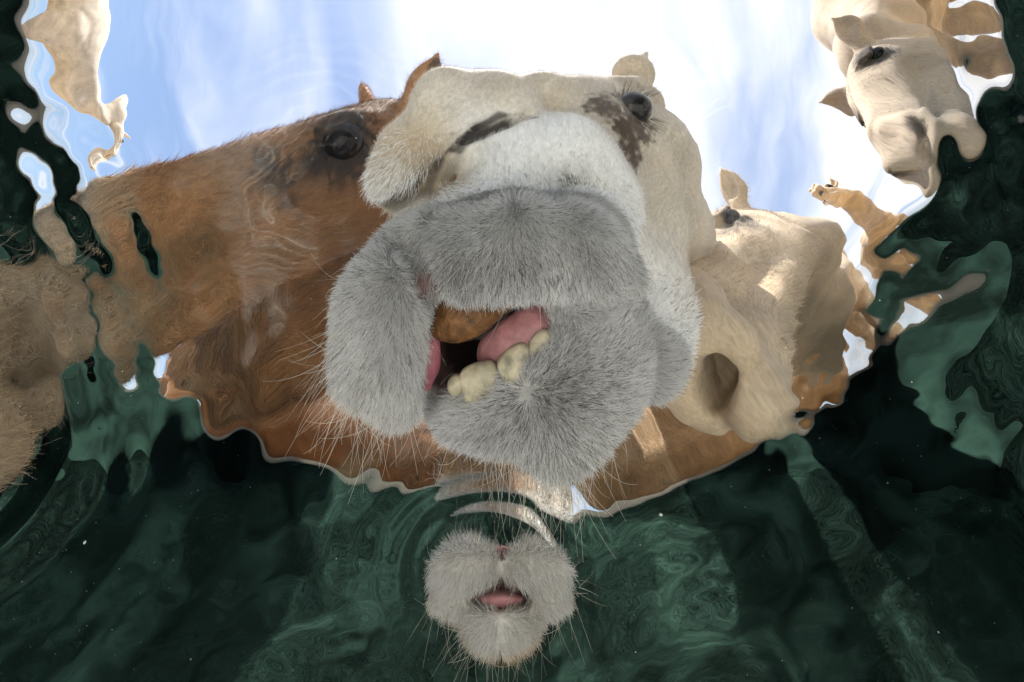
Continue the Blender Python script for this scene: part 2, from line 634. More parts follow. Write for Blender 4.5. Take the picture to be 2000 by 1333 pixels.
WAVES = []
_wr = np.random.default_rng(23)
for _i in range(26):
    lam = 0.035 * (0.36 / 0.035) ** _wr.random()
    ang = _wr.random() * 2 * math.pi
    WAVES.append((2 * math.pi / lam * math.cos(ang), 2 * math.pi / lam * math.sin(ang), _wr.random() * 6.28,
                  WAVE_SLOPE * lam / (2 * math.pi) * (0.6 + 0.8 * _wr.random()), lam))
FINE = []
for _i in range(14):
    lam = 0.010 * (0.026 / 0.010) ** _wr.random()
    ang = _wr.random() * 2 * math.pi
    FINE.append((2 * math.pi / lam * math.cos(ang), 2 * math.pi / lam * math.sin(ang), _wr.random() * 6.28, 0.0065 * lam / (2 * math.pi)))
RINGS = [((0.03, 0.17), 0.11, 0.034, 0.030, 0.055), ((-0.010, 0.42), 0.06, 0.020, 0.028, 0.05),
         ((-0.45, 0.29), 0.10, 0.034, 0.060, 0.13)]     # centre, contact radius, wavelength, slope, decay


def gauss2(x, y, u, v, r):
    cx, cy_ = (u - U0) * H / F, (v - V0) * H / F
    return np.exp(-((x - cx) ** 2 + (y - cy_) ** 2) / (2 * (r * H / F) ** 2))


def water_height(x, y):
    sh = x.shape
    p = np.stack([x.ravel(), y.ravel(), np.zeros(x.size)], 1)
    a = (0.55 + 0.45 * vnoise(p, 5.0, 3)).reshape(sh)
    # calm over the white camel's face, livelier to the left and along the right
    a = a * (1 - 0.75 * gauss2(x, y, 1000, 260, 260))
    a = a + 1.1 * gauss2(x, y, 120, 500, 260) + 1.2 * gauss2(x, y, 1800, 260, 200) + 0.4 * gauss2(x, y, 420, 560, 220) 
    low = np.maximum(smooth(0.33, 0.43, y), gauss2(x, y, 1800, 800, 220))
    z = np.zeros(sh)
    for kx, ky, ph, am, lam in WAVES:
        z = z + am * np.sin(kx * x + ky * y + ph) * (a * a if lam < 0.07 else a + 0.9 * low)
    fa = 0.05 + 0.9 * gauss2(x, y, 250, 330, 170) + 0.5 * gauss2(x, y, 520, 420, 150) + 1.0 * gauss2(x, y, 1810, 240, 150) \
        + 0.35 * gauss2(x, y, 1480, 560, 130) + 0.55 * low + 0.8 * gauss2(x, y, 100, 600, 200)
    fa = fa * np.clip(0.5 + 0.9 * vnoise(p, 16, 9).reshape(sh), 0, 1.6)
    for kx, ky, ph, am in FINE:
        z = z + am * fa * np.sin(kx * x + ky * y + ph)
    for (cx, cy_), r0, lam, sl, dec in RINGS:
        r = np.hypot(x - cx, y - cy_) + 0.012 * vnoise(p, 14, 5).reshape(sh)
        z = z + sl * lam / (2 * math.pi) * np.sin(2 * math.pi * (r - r0) / lam) * np.exp(-np.maximum(r - r0, 0) / dec) * smooth(r0 * 0.4, r0, r)
    fade = np.clip(np.minimum(np.minimum(x - BX0, BX1 - x), np.minimum(y - BY0, BY1 - y)) / 0.3, 0, 1)
    return z * fade


def axis(lo, hi, a, b, h):
    mid = np.arange(a, b + h / 2, h)
    def out(s, e):
        r = []; x = s; st = h
        while (e - x) * np.sign(e - s) > 0:
            st *= 1.12; x += st * np.sign(e - s); r.append(x)
        if len(r) > 1 : r = r[:-1]
        return r + [e]
    return np.array(out(mid[0], lo)[::-1] + list(mid) + out(mid[-1], hi))


def build_water():
    m, nt, out = new_mat('water')
    N, L = nt.nodes.new, nt.links.new
    g = N('ShaderNodeBsdfGlass'); g.inputs['IOR'].default_value = IOR
    g.inputs['Roughness'].default_value = 0.0
    g.inputs['Color'].default_value = (0.985, 0.995, 0.99, 1)
    L(g.outputs[0], out.inputs[0])
    e = 0.004
    xs = axis(BX0 - e, BX1 + e, -0.52, 0.52, 0.0026)
    ys = axis(BY0 - e, BY1 + e, -0.12, 0.62, 0.0026)
    V, Q = sheet(xs, ys, water_height)
    w = put_mesh('water', V, Q, m)
    tag(w, kind='structure')
    try:
        w.cycles.is_caustics_caster = CAUSTICS
    except Exception:
        pass
    return w


build_water()

# ------------------------------------------------------------------ from world points back to pixels (for placing details)
def project(V):
    V = np.atleast_2d(V)
    Rl = np.hypot(V[:, 0], V[:, 1]); z = V[:, 2]
    za = np.maximum(z, 0)
    zw = np.where(z > 0, H, z + H)
    lo = np.zeros(len(V)); hi = np.full(len(V), np.where(True, 1.0 / IOR, 0)) * 0.99999
    uw = np.where(z > 0, hi, 0.99999)
    hi = uw.copy()
    for _ in range(45):
        s = 0.5 * (lo + hi)
        sa = np.minimum(IOR * s, 0.999999)
        L = zw * s / np.sqrt(1 - s * s) + np.where(z > 0, za * sa / np.sqrt(1 - sa * sa), 0)
        big = L > Rl
        hi = np.where(big, s, hi); lo = np.where(big, lo, s)
    r = F * s / np.sqrt(1 - s * s)
    e = V[:, :2] / np.maximum(Rl, 1e-9)[:, None]
    return np.stack([U0 + e[:, 0] * r, V0 + e[:, 1] * r], 1)


def front(V, uv, u, v, r=14):
    """the mesh vertex that faces the camera at that pixel."""
    d = np.hypot(uv[:, 0] - u, uv[:, 1] - v)
    ids = np.where(d < r)[0]
    if len(ids) == 0:
        return V[np.argmin(d)]
    return V[ids[np.argmin(np.linalg.norm(V[ids] - np.array([0, 0, -H]), axis=1))]]


def blob(V, c, r, soft=0.5, nz=0.0, ns=60.0, seed=1):
    d = np.linalg.norm(V - c, axis=1) / r
    if nz:
        d = d + nz * vnoise(V, ns, seed)
    return 1 - smooth(1 - soft, 1 + soft, d)


def pathblob(V, pts, rs, soft=0.4):
    best = np.full(len(V), 9.0)
    for i in range(len(pts) - 1):
        a, b = pts[i], pts[i + 1]
        ba = b - a
        t = np.clip(((V - a) @ ba) / max(ba @ ba, 1e-12), 0, 1)
        d = np.linalg.norm(V - a - t[:, None] * ba, axis=1) / (rs[i] + (rs[i + 1] - rs[i]) * t)
        best = np.minimum(best, d)
    return 1 - smooth(1 - soft, 1 + soft, best)


def tint_to(coat, w, col):
    return coat + (np.array(col) - coat) * w[:, None]


# ------------------------------------------------------------------ torso with hump and legs for a standing camel
def body_shell(neck, chest, heading, s=1.0, h=0.03):
    """neck: points from the poll to the chest; heading: angle the rump points to."""
    f = np.array([math.cos(heading), math.sin(heading), 0.0]); sd = np.array([-f[1], f[0], 0]); up = np.array([0, 0, 1.0])
    c = np.array(chest, float)
    def at(a, b, z): return c + f * a * s + sd * b * s + up * z * s
    allp = [np.array(p[:3]) for p in neck] + [at(1.7, .4, .6), at(1.7, -.4, .6), at(-.3, .4, -.2), at(-.3, -.4, -.2)]
    lo = np.min(allp, 0) - 0.35; hi = np.max(allp, 0) + 0.35
    lo[2] = -0.12
    S = Sdf(lo, hi, h)
    S.chain([p[:3] for p in neck], [p[3] for p in neck], k=0.06)
    S.ell(at(.1, 0, 0), (.42 * s, .25 * s, .36 * s), np.stack([f, sd, up], 1), k=.12)
    S.ell(at(.75, 0, .02), (.62 * s, .30 * s, .36 * s), np.stack([f, sd, up], 1), k=.12)
    S.ell(at(1.25, 0, .05), (.34 * s, .24 * s, .32 * s), np.stack([f, sd, up], 1), k=.12)
    S.ell(at(.72, 0, .40), (.34 * s, .15 * s, .24 * s), np.stack([f, sd, up], 1), k=.15)
    gz = 0.0 - c[2]
    for a, b in ((.05, .17), (.05, -.17), (1.3, .16), (1.3, -.16)):
        off = 0.06 if a > 1 else 0.0
        S.chain([at(a, b, -.1), at(a + off, b, gz * .55 / s), at(a - off * .3, b, gz * .9 / s), at(a - .02, b, (gz - .01) / s)],
                [.13 * s, .07 * s, .045 * s, .055 * s], k=.05)
        S.cap(at(a - .07, b, (gz + .02) / s), at(a + .04, b, (gz + .02) / s), .055 * s, .055 * s, k=.03)
    S.chain([at(1.55, 0, .1), at(1.66, 0, -.25), at(1.66, 0, -.45)], [.05 * s, .03 * s, .035 * s], k=.04)
    return S.mesh()


def merge(parts):
    Vs, Qs, o = [], [], 0
    for V, Q in parts:
        Vs.append(V); Qs.append(Q + o); o += len(V)
    return np.concatenate(Vs), np.concatenate(Qs)


def ball(c, r, rot=None, n=24, m=16):
    th = np.linspace(0, math.pi, m + 1); ph = np.linspace(0, 2 * math.pi, n, endpoint=False)
    T, Ph = np.meshgrid(th, ph, indexing='ij')
    V = np.stack([np.sin(T) * np.cos(Ph), np.sin(T) * np.sin(Ph), np.cos(T)], -1).reshape(-1, 3) * np.array(r)
    if rot is not None:
        V = V @ np.array(rot).T
    V = V + np.array(c)
    i = np.arange((m + 1) * n).reshape(m + 1, n)
    j = np.roll(i, -1, 1)
    Q = np.stack([i[:-1], i[1:], j[1:], j[:-1]], -1).reshape(-1, 4)
    return V, Q


def ray_axes(u, v, z):
    """columns: image right, image down (turned to face the viewer), along the bent ray."""
    a = P(u, v, z); b = P(u, v, z + 0.01)
    w = (b - a); w /= np.linalg.norm(w)
    x = np.array([1.0, 0, 0]); x -= w * (x @ w); x /= np.linalg.norm(x)
    return np.stack([x, np.cross(w, x), w], 1)


EYE = simple_mat('eyeball', (0.005, 0.004, 0.004), 0.02, 0.2)
TOOTH = simple_mat('tooth', (0.62, 0.56, 0.40), 0.35, 0.5, noise=0.45, nscale=110.0, bump=0.25)
TONGUE = simple_mat('tongue', (0.50, 0.23, 0.24), 0.45, 0.5, noise=0.2, nscale=160.0, bump=0.3)
PALATE = simple_mat('palate', (0.20, 0.095, 0.034), 0.5, 0.4, noise=0.6, nscale=170.0, bump=0.9)
GUM = simple_mat('gum', (0.45, 0.15, 0.19), 0.45, 0.5, noise=0.3, nscale=130.0, bump=0.3)
COAT = coat_mat('hide')
GREYFUR = hair_mat('grey_fur', (0.05, 0.047, 0.045), (0.88, 0.88, 0.88))
WHISK = hair_mat('whisker', (0.30, 0.24, 0.16), (0.85, 0.82, 0.76))
LASH = hair_mat('lash', (0.02, 0.014, 0.010), (0.10, 0.07, 0.05))


# ------------------------------------------------------------------ the white camel that drinks above the camera
FACEHAIR = coat_hair_mat('face_hair')


def build_white_camel():
    root = empty('camel', tuple(P(950, 600, 0)))
    root.location = (0, 0, 0)
    tag(root, 'white camel with its open grey furry lips and teeth under the water', 'camel')
    S = Sdf((-0.18, -0.02, -0.15), (0.38, 0.46, 0.42), 0.0026)

    def C(pts, k=0.02, mode='add'):
        S.chain([P(u, v, z) for u, v, z, r in pts], [r * px(u, v, z) for u, v, z, r in pts], k=k, mode=mode)

    # ---- head above the water
    C([(1000, 500, .02, 150), (1060, 400, .07, 140), (1150, 330, .14, 120), (1180, 280, .20, 105)], k=.03)   # core
    C([(872, 196, .075, 66), (960, 196, .115, 50), (1060, 196, .16, 46), (1150, 205, .20, 55)], k=.022)     # nose ridge to brow
    C([(868, 245, .062, 74), (806, 308, .045, 70), (780, 345, .030, 58)], k=.014)                              # fleshy nose
    C([(905, 232, .085, 70), (1000, 235, .10, 60)], k=.02)
    C([(1000, 345, .050, 86), (1105, 330, .062, 92), (1175, 395, .045, 75)], k=.02)                           # upper lip root
    C([(850, 470, .010, 78), (980, 460, .012, 85), (1120, 460, .012, 95)], k=.02)
    C([(1160, 270, .16, 95), (1235, 330, .15, 75), (1285, 400, .15, 60), (1330, 432, .16, 34)], k=.03)      # cheek to jaw corner
    C([(1270, 470, .10, 66), (1260, 560, .05, 70), (1240, 640, .02, 80)], k=.03)                              # jaw
    C([(1215, 205, .205, 52), (1262, 210, .22, 34)], k=.015)                                                   # eye socket bulge
    C([(1190, 178, .21, 22), (1245, 172, .215, 20), (1275, 190, .225, 16)], k=.012)                           # brow
    # ear
    e0, e1 = P(1240, 172, .25), P(1234, 122, .31)
    ax = ray_axes(1235, 150, .28)
    S.cap(P(1240, 190, .24), e0, .02, .018, k=.015)
    S.ell((e0 + e1) / 2, (42 * px(1235, 150, .28), np.linalg.norm(e1 - e0) * .46, .013), ax, k=.012)
    S.cap((e0 + e1) / 2, P(1262, 106, .315), .019, .004, k=.010)
    S.cap((e0 + e1) / 2, P(1212, 118, .30), .016, .005, k=.010)
    S.ell((e0 + e1) / 2 - ax[:, 2] * .012, (30 * px(1235, 150, .28), np.linalg.norm(e1 - e0) * .45, .010), ax, k=.006, mode='sub')
    C([(880, 255, .075, 30), (950, 212, .095, 26), (1030, 202, .12, 18)], k=.016)                             # flap above the slit
    # ---- submerged lips
    C([(800, 510, -.028, 74), (752, 585, -.060, 78), (746, 680, -.068, 78), (775, 750, -.062, 58)], k=.008)   # hanging half lip
    C([(915, 508, -.042, 80), (1015, 495, -.054, 92), (1125, 505, -.050, 92), (1190, 540, -.040, 56)], k=.008)  # other half of the upper lip
    C([(880, 500, -.02, 80), (1110, 492, -.015, 90)], k=.02)
    C([(950, 650, .0, 150), (1000, 620, .05, 140)], k=.02)
    C([(1080, 735, -.042, 110), (1125, 680, -.036, 116)], k=.02)
    C([(1012, 764, -.050, 74), (1080, 772, -.050, 80), (1165, 725, -.036, 72)], k=.02)                        # chin
    C([(880, 806, -.058, 36), (960, 785, -.062, 54), (1055, 725, -.058, 56), (1120, 660, -.050, 56)], k=.012) # lower lip rim
    C([(1175, 630, -.02, 76), (1188, 685, -.015, 54)], k=.02)
    # ---- folds and openings, cut where the surface lies
    V0_, Q0_ = S.mesh()
    uv0 = project(V0_)
    solid = S.D.copy()

    def carve(pts, depth=0.0, k=.008):
        A, rs = [], []
        for u, v, r in pts:
            p = front(V0_, uv0, u, v, 8)
            d = P(u, v, max(p[2], -.2) + .01) - P(u, v, p[2]); d /= np.linalg.norm(d)
            A.append(p + d * depth); rs.append(r * px(u, v, p[2]))
        S.chain(A, rs, k=k, mode='sub')
    carve([(880, 306, 7), (905, 282, 12), (940, 257, 16), (985, 235, 14), (1030, 220, 9), (1052, 217, 5)], .002, .003)      # nostril
    carve([(905, 288, 9), (945, 263, 14), (990, 241, 12)], .012, .003)
    carve([(735, 408, 12), (775, 396, 13), (825, 364, 12), (868, 320, 9)], .002, .006)                                        # fold under the nose
    carve([(1060, 360, 5), (1120, 345, 7), (1180, 365, 5)], .0, .012)
    carve([(770, 450, 10), (800, 490, 14), (832, 540, 16), (850, 585, 18)], .002, .014)                                     # between the half lips
    carve([(836, 790, 12), (828, 830, 16)], .002, .012)
    carve([(1085, 600, 9), (1140, 606, 8), (1230, 598, 7)], .0, .012)
    # ---- mouth
    for a in ([(888, 634, -.14, 50), (890, 645, -.02, 44)], [(1010, 632, -.14, 44), (1000, 640, -.02, 44)],
              [(940, 650, -.14, 60), (940, 650, -.015, 50)], [(852, 725, -.14, 30), (868, 705, -.03, 32)],
              [(1070, 614, -.14, 24), (1050, 622, -.04, 26)], [(905, 700, -.14, 46), (905, 700, -.03, 40)],
              [(842, 790, -.14, 14), (850, 760, -.05, 22)]):
        C(a, k=.010, mode='sub')
    V, Q = S.mesh()
    V = relax(V, Q, 2, .4)
    # ---- neck and body, standing behind the basin wall
    nb = body_shell([(.17, .20, .20, .085), (.24, .36, .28, .085), (.40, .75, .40, .095), (.60, 1.25, .66, .13), (.78, 1.75, 1.05, .18)],
                    (.85, 2.05, 1.25), R(68))
    nh = len(V)
    V, Q = merge([(V, Q), nb])
    Nn = vnormals(V, Q)
    uv = project(V[:nh])
    cream = np.array([0.54, 0.465, 0.37])
    coat = np.tile(cream, (len(V), 1)) * (1 + 0.10 * vnoise(V, 9, 2))[:, None]
    hd = np.zeros(len(V), bool); hd[:nh] = True
    at = lambda u, v: front(V[:nh], uv, u, v)
    # pale lip root, tan nose, dark marks below the eye
    for u, v, r, c, wgt in ((1080, 300, .06, (.70, .66, .60), .9), (1170, 390, .05, (.72, .70, .66), .9), (960, 350, .05, (.70, .67, .62), .8),
                            (800, 330, .045, (.44, .34, .22), .75), (850, 345, .020, (.22, .17, .11), .6),
                            (1320, 420, .04, (.60, .54, .46), .8)):
        coat = tint_to(coat, blob(V, at(u, v), r, .6, .25, 40) * wgt * hd, c)
    # the coat whitens towards the lips
    lipw = smooth(.10, .015, V[:, 2]) * blob(V, P(1060, 430, .03), .13, .35) * (1 - blob(V, at(790, 330), .05, .4))
    coat = tint_to(coat, lipw * hd * .9, (.70, .69, .67))
    for u, v, r in ((1195, 200, .022), (1175, 192, .016), (1250, 232, .017), (1236, 258, .016), (1244, 290, .012), (1250, 312, .010), (1262, 250, .013), (1222, 236, .014), (1248, 205, .024)):
        coat = tint_to(coat, blob(V, at(u, v), r, .45, .75, 210, 4) * .92 * hd, (.075, .047, .028))
    coat = tint_to(coat, blob(V, at(1236, 150), .017, .5, .3, 90) * .7 * hd, (.30, .235, .17))
    # dark nostril skin; shade painted into the colour along slit and crease
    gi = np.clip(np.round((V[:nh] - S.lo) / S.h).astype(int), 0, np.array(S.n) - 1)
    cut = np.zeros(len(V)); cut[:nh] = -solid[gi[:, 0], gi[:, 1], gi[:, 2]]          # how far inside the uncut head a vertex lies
    for path, c in ((((884, 302, .002), (905, 282, .0035), (940, 257, .005), (985, 235, .0045), (1030, 220, .003), (1050, 217, .002)), (.035, .028, .024)),
                    (((735, 408, .004), (775, 396, .005), (825, 364, .005), (868, 322, .004)), (.09, .07, .05))):
        coat = tint_to(coat, pathblob(V, [at(u, v) for u, v, r in path], [r for u, v, r in path], .45) * .85 * hd, c)
    slit = pathblob(V[:nh], [at(u, v) for u, v in ((884, 302), (905, 282), (940, 256), (985, 234), (1030, 220), (1050, 217))], [.003, .005, .007, .006, .004, .003], .3)
    slit = np.maximum(slit, pathblob(V[:nh], [at(u, v) for u, v in ((735, 408), (775, 396), (825, 364), (868, 322))], [.005, .006, .006, .005], .3))
    wet = smooth(.02, -.006, V[:, 2]) * hd
    coat = tint_to(coat, wet, (.46, .45, .44))
    # mouth lining, with shade painted near-black towards its depth
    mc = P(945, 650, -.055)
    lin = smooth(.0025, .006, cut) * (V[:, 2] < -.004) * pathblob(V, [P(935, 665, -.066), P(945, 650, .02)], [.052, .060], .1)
    coat = tint_to(coat, smooth(.002, .007, cut) * (V[:, 2] > .004) * .9, (.030, .022, .018))  # nostril and fold insides: shade of the hollow painted in by depth
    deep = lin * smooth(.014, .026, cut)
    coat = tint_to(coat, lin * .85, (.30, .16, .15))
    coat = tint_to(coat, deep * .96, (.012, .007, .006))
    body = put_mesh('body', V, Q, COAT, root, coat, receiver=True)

    # ---- eye
    ax = ray_axes(1248, 203, .2)
    c = at(1248, 203)
    rr = 29 * px(1248, 203, .2)
    eb = put_mesh('eye', *ball(c + ax[:, 2] * rr * .42, (rr, rr * .9, rr), ax), EYE, root)
    # lashes
    g = np.random.default_rng(5)
    n = 160
    t = g.random(n) * 2 - 1
    base = c[None] + ax[:, 0][None] * (t * rr)[:, None] + ax[:, 1][None] * ((0.85 - .35 * t * t) * rr * np.where(g.random(n) < .55, 1, -1.05))[:, None] - ax[:, 2][None] * rr * .2
    sgn = np.sign(((base - c) @ ax[:, 1]))
    dirv = -ax[:, 2][None] * .5 + ax[:, 1][None] * (sgn * .8)[:, None] + ax[:, 0][None] * (t * .6 + .3)[:, None]
    dirv /= np.linalg.norm(dirv, axis=1, keepdims=True)
    pts, rad = grow(base, dirv, dirv + .3 * ax[:, 0], .012 + .012 * g.random(n), .00022, lift=.8, jit=.12, g=g)
    put_curves('eyelashes', pts, rad, g.random(n), LASH, root)

    # ---- teeth, tongue, palate
    def blobpart(name, pts, k, mat, res=.0016):
        A = np.array([P(u, v, z) for u, v, z, r in pts]); rs = [r * px(u, v, z) for u, v, z, r in pts]
        q = Sdf(A.min(0) - max(rs) - .006, A.max(0) + max(rs) + .006, res)
        q.chain(list(A), rs, k=k)
        VV, QQ = q.mesh()
        return put_mesh(name, relax(VV, QQ, 1), QQ, mat, root, receiver=True)
    blobpart('palate', [(858, 632, -.050, 24), (890, 618, -.050, 36), (930, 606, -.050, 32), (985, 596, -.045, 14)], .01, PALATE)
    blobpart('tongue', [(965, 690, -.050, 34), (1000, 672, -.052, 36), (1045, 640, -.048, 34), (1080, 618, -.042, 24)], .01, TONGUE)
    blobpart('gum', [(842, 672, -.056, 18), (838, 710, -.058, 17), (834, 750, -.058, 12)], .008, GUM)
    for u, v, z, a, b, ang in ((890, 750, -.070, 13, 11, -35), (936, 738, -.070, 36, 21, -14), (1006, 706, -.068, 33, 20, -32), (1056, 672, -.064, 24, 15, -42)):
        m = px(u, v, z)
        ax_ = ray_axes(u, v, z)
        ca, sa = math.cos(R(ang)), math.sin(R(ang))
        rot = np.stack([ax_[:, 0] * ca + ax_[:, 1] * sa, -ax_[:, 0] * sa + ax_[:, 1] * ca, ax_[:, 2]], 1)
        c = P(u, v, z)
        q = Sdf(c - .026, c + .026, .0010)
        q.box(c + rot[:, 1] * b * m * .35 + rot[:, 2] * .003, (a * m, b * m * 1.3, .0046), rot, .0042)
        q.ell(c - rot[:, 1] * b * m * .1 - rot[:, 2] * .0005, (a * m * .92, b * m * .95, .0042), rot, k=.006)
        q.cap(c - rot[:, 0] * a * m * .25 - rot[:, 1] * b * m * .9 - rot[:, 2] * .004, c - rot[:, 0] * a * m * .2 + rot[:, 1] * b * m * .2 - rot[:, 2] * .0062, .0006, .0007, k=.002, mode='sub')
        VV, QQ = q.mesh()
        put_mesh('tooth', relax(VV, QQ, 1), QQ, TOOTH, root, receiver=True)

    # ---- fur of the submerged lips
    g = np.random.default_rng(9)
    Vh, Nh = V[:nh], Nn[:nh]
    Qh = Q[(Q < nh).all(1)]
    wgt = (smooth(.004, -.004, Vh[:, 2]) + .30 * smooth(.035, .0, Vh[:, 2])) * (1 - slit) * (1 - lin[:nh])
    n = 185000
    p, nn, t, bw = sample_surface(Vh, Qh, Nh, wgt, n, g)
    q = project(p)
    # hair lies down towards the mouth on the upper lip, outward on the hanging lip, away from a whorl on the chin
    u, v = q[:, 0], q[:, 1]
    lower = smooth(610, 700, v + (u - 900) * .25) * smooth(800, 860, u)
    left = smooth(850, 790, u) * (1 - lower)
    du = -0.55 * left + (1 - lower - left) * .10 + lower * (u - 1050) / 100
    dv = 1.0 * left + (1 - lower - left) * 1.0 + lower * (v - 800) / 100
    comb = np.stack([du + .25 * vnoise(p, 60, 7), dv + .25 * vnoise(p, 60, 8), -.25 + .2 * vnoise(p, 60, 9)], 1)
    lift = np.clip(.42 + .2 * vnoise(p, 45, 6) + .35 * lower * np.exp(-((u - 1050) ** 2 + (v - 800) ** 2) / 2 / 30 ** 2), .15, .85)
    ln = (.0060 + .0045 * g.random(n)) * (1 + .25 * vnoise(p, 40, 3))
    pts, rad = grow(p, nn, comb, ln, .00019, lift=lift, jit=.16, curl=.06, g=g)
    dark = .40 * smooth(-.2, .5, vnoise(p, 70, 12)) + .25 * smooth(0, .6, vnoise(p, 25, 13))
    whorl = np.exp(-((u - 1070) ** 2 + (v - 805) ** 2) / 2 / 80 ** 2) + .9 * np.exp(-((u - 1000) ** 2 / 2 / 170 ** 2 + (v - 520) ** 2 / 2 / 40 ** 2))
    tn = np.clip(1.20 + .25 * smooth(-.025, .0, p[:, 2]) - dark * .42 - .30 * whorl + .25 * g.normal(size=n), 0, 1)
    tn = np.where(g.random(n) < .07 + .22 * whorl, g.random(n) * .25, tn)
    put_curves('fur', pts, rad, tn, GREYFUR, root)
    # whiskers hanging into the water
    ww = smooth(-.02, -.04, Vh[:, 2]) * (1 - blob(Vh, mc, .05, .1))
    uvv = uv
    ww = ww * (np.exp(-((uvv[:, 0] - 690) ** 2 / 2 / 60 ** 2 + (uvv[:, 1] - 760) ** 2 / 2 / 110 ** 2)) + np.exp(-((uvv[:, 0] - 1000) ** 2 / 2 / 130 ** 2 + (uvv[:, 1] - 880) ** 2 / 2 / 35 ** 2))
               + .06)
    n = 420
    p, nn, t, bw = sample_surface(Vh, Qh, Nh, ww, n, g)
    comb = np.stack([(p[:, 0] - .0) * 3, np.full(n, .6), np.full(n, -.2)], 1)
    pts, rad = grow(p, nn, comb, .018 + .022 * g.random(n), .00017, lift=.6, jit=.22, curl=.10, k=8, g=g)
    put_curves('whiskers', pts, rad, .4 + .6 * g.random(n), WHISK, root)
    # short hair of the nose and face in the air
    wgt = smooth(.004, .012, Vh[:, 2]) * (1 - slit)
    n = 85000
    p, nn, t, bw = sample_surface(Vh, Qh, Nh, wgt, n, g)
    comb = np.stack([.3 + .6 * vnoise(p, 20, 3), -.3 + .6 * vnoise(p, 20, 4), np.full(n, .9)], 1)
    cw = (coat[:nh][t] * bw[:, :, None]).sum(1).mean(1)
    pts, rad = grow(p, nn, comb, .004 + .004 * g.random(n), .00016, lift=.35, jit=.2, g=g, k=4)
    put_curves('face_hair', pts, rad, np.clip((coat[:nh][t] * bw[:, :, None]).sum(1) * (1.08 + .16 * g.normal(size=n))[:, None], 0, .9), FACEHAIR, root)
    return root



build_white_camel()


# ------------------------------------------------------------------ the other camels: one head shape, posed where each one stands
def head_shape(h=0.0042):
    S = Sdf((-.26, -.20, -.24), (.50, .20, .22), h)
    S.ell((0, 0, .03), (.115, .078, .078), k=.03)
    for s in (-1, 1):
        S.ell((.085, s * .055, .078), (.055, .030, .020), k=.03)
        S.ell((.10, s * .052, -.01), (.10, .040, .05), k=.03)
    S.cap((.05, 0, .02), (.22, 0, .01), .074, .056, k=.03)
    S.cap((.12, 0, .055), (.34, 0, .032), .034, .034, k=.03)
    S.cap((.22, 0, -.005), (.37, 0, -.012), .055, .050, k=.03)
    for s in (-1, 1):
        S.ell((.385, s * .026, .015), (.038, .027, .032), k=.015)
        S.cap((.385, s * .026, -.02), (.425, s * .031, -.045), .040, .035, k=.010)
        S.cap((.42, s * .032, -.045), (.418, s * .040, -.078), .032, .024, k=.012)
        S.cap((.02, s * .035, -.06), (.18, s * .026, -.075), .058, .040, k=.03)
        S.cap((.18, s * .022, -.075), (.34, s * .008, -.090), .040, .034, k=.02)
    S.cap((.34, 0, -.092), (.405, 0, -.108), .036, .034, k=.016)
    S.cap((.405, 0, -.106), (.425, 0, -.100), .032, .024, k=.012)
    S.ell((.430, 0, -.080), (.055, .030, .014), k=.008, mode='sub')
    S.cap((.47, 0, -.01), (.458, 0, -.078), .008, .013, k=.010, mode='sub')          # cleft of the upper lip
    for s in (-1, 1):
        S.cap((.392, s * .056, .034), (.425, s * .034, .002), .006, .005, k=.008, mode='sub')
        S.ell((.105, s * .090, .050), (.028, .016, .022), k=.012, mode='sub')
        S.cap((.085, s * .085, .074), (.128, s * .078, .070), .008, .007, k=.010)
        S.cap((.085, s * .086, .030), (.128, s * .078, .030), .006, .006, k=.010)
        a, b = np.array((-.03, s * .075, .085)), np.array((-.065, s * .135, .150))
        S.cap(a, (a + b) / 2, .022, .020, k=.02)
        w = b - a; L = np.linalg.norm(w); w /= L
        f = np.array((1.0, s * .3, 0)); f -= w * (f @ w); f /= np.linalg.norm(f)
        M = np.stack([np.cross(w, f), w, f], 1)
        S.ell((a + b) / 2, (.034, L * .48, .014), M, k=.012)
        S.cap((a + b) / 2, b + w * .012 - M[:, 0] * .012 * s, .024, .004, k=.012)
        S.ell((a + b) / 2 + w * .008 + f * .015, (.022, L * .44, .012), M, k=.006, mode='sub')
    S.cap((-.02, 0, -.01), (-.20, 0, -.06), .088, .086, k=.05)
    V, Q = S.mesh()
    return relax(V, Q, 1, .4), Q


HEAD_V, HEAD_Q = head_shape()
HEAD_N = vnormals(HEAD_V, HEAD_Q)
COATHAIR = coat_hair_mat('coat_hair')


def pose(nose, eyes, up, scale=1.0):
    """matrix that puts the lips at `nose`, the middle between the eyes towards `eyes`, the forehead side to `up`."""
    nose, eyes, up = (np.array(a, float) for a in (nose, eyes, up))
    lip = np.array((.43, 0, -.07)); mid = np.array((.105, 0, .05))
    la = lip - mid; la /= np.linalg.norm(la)
    lu = np.array((0, 0, 1.0)); lu -= la * (lu @ la); lu /= np.linalg.norm(lu)
    A = np.stack([la, np.cross(lu, la), lu], 1)
    wa = nose - eyes; wa /= np.linalg.norm(wa)
    wu = up - wa * (up @ wa); wu /= np.linalg.norm(wu)
    B = np.stack([wa, np.cross(wu, wa), wu], 1)
    Rm = (B @ A.T) @ np.diag(np.array(scale) * np.ones(3))
    return Rm, nose - Rm @ lip


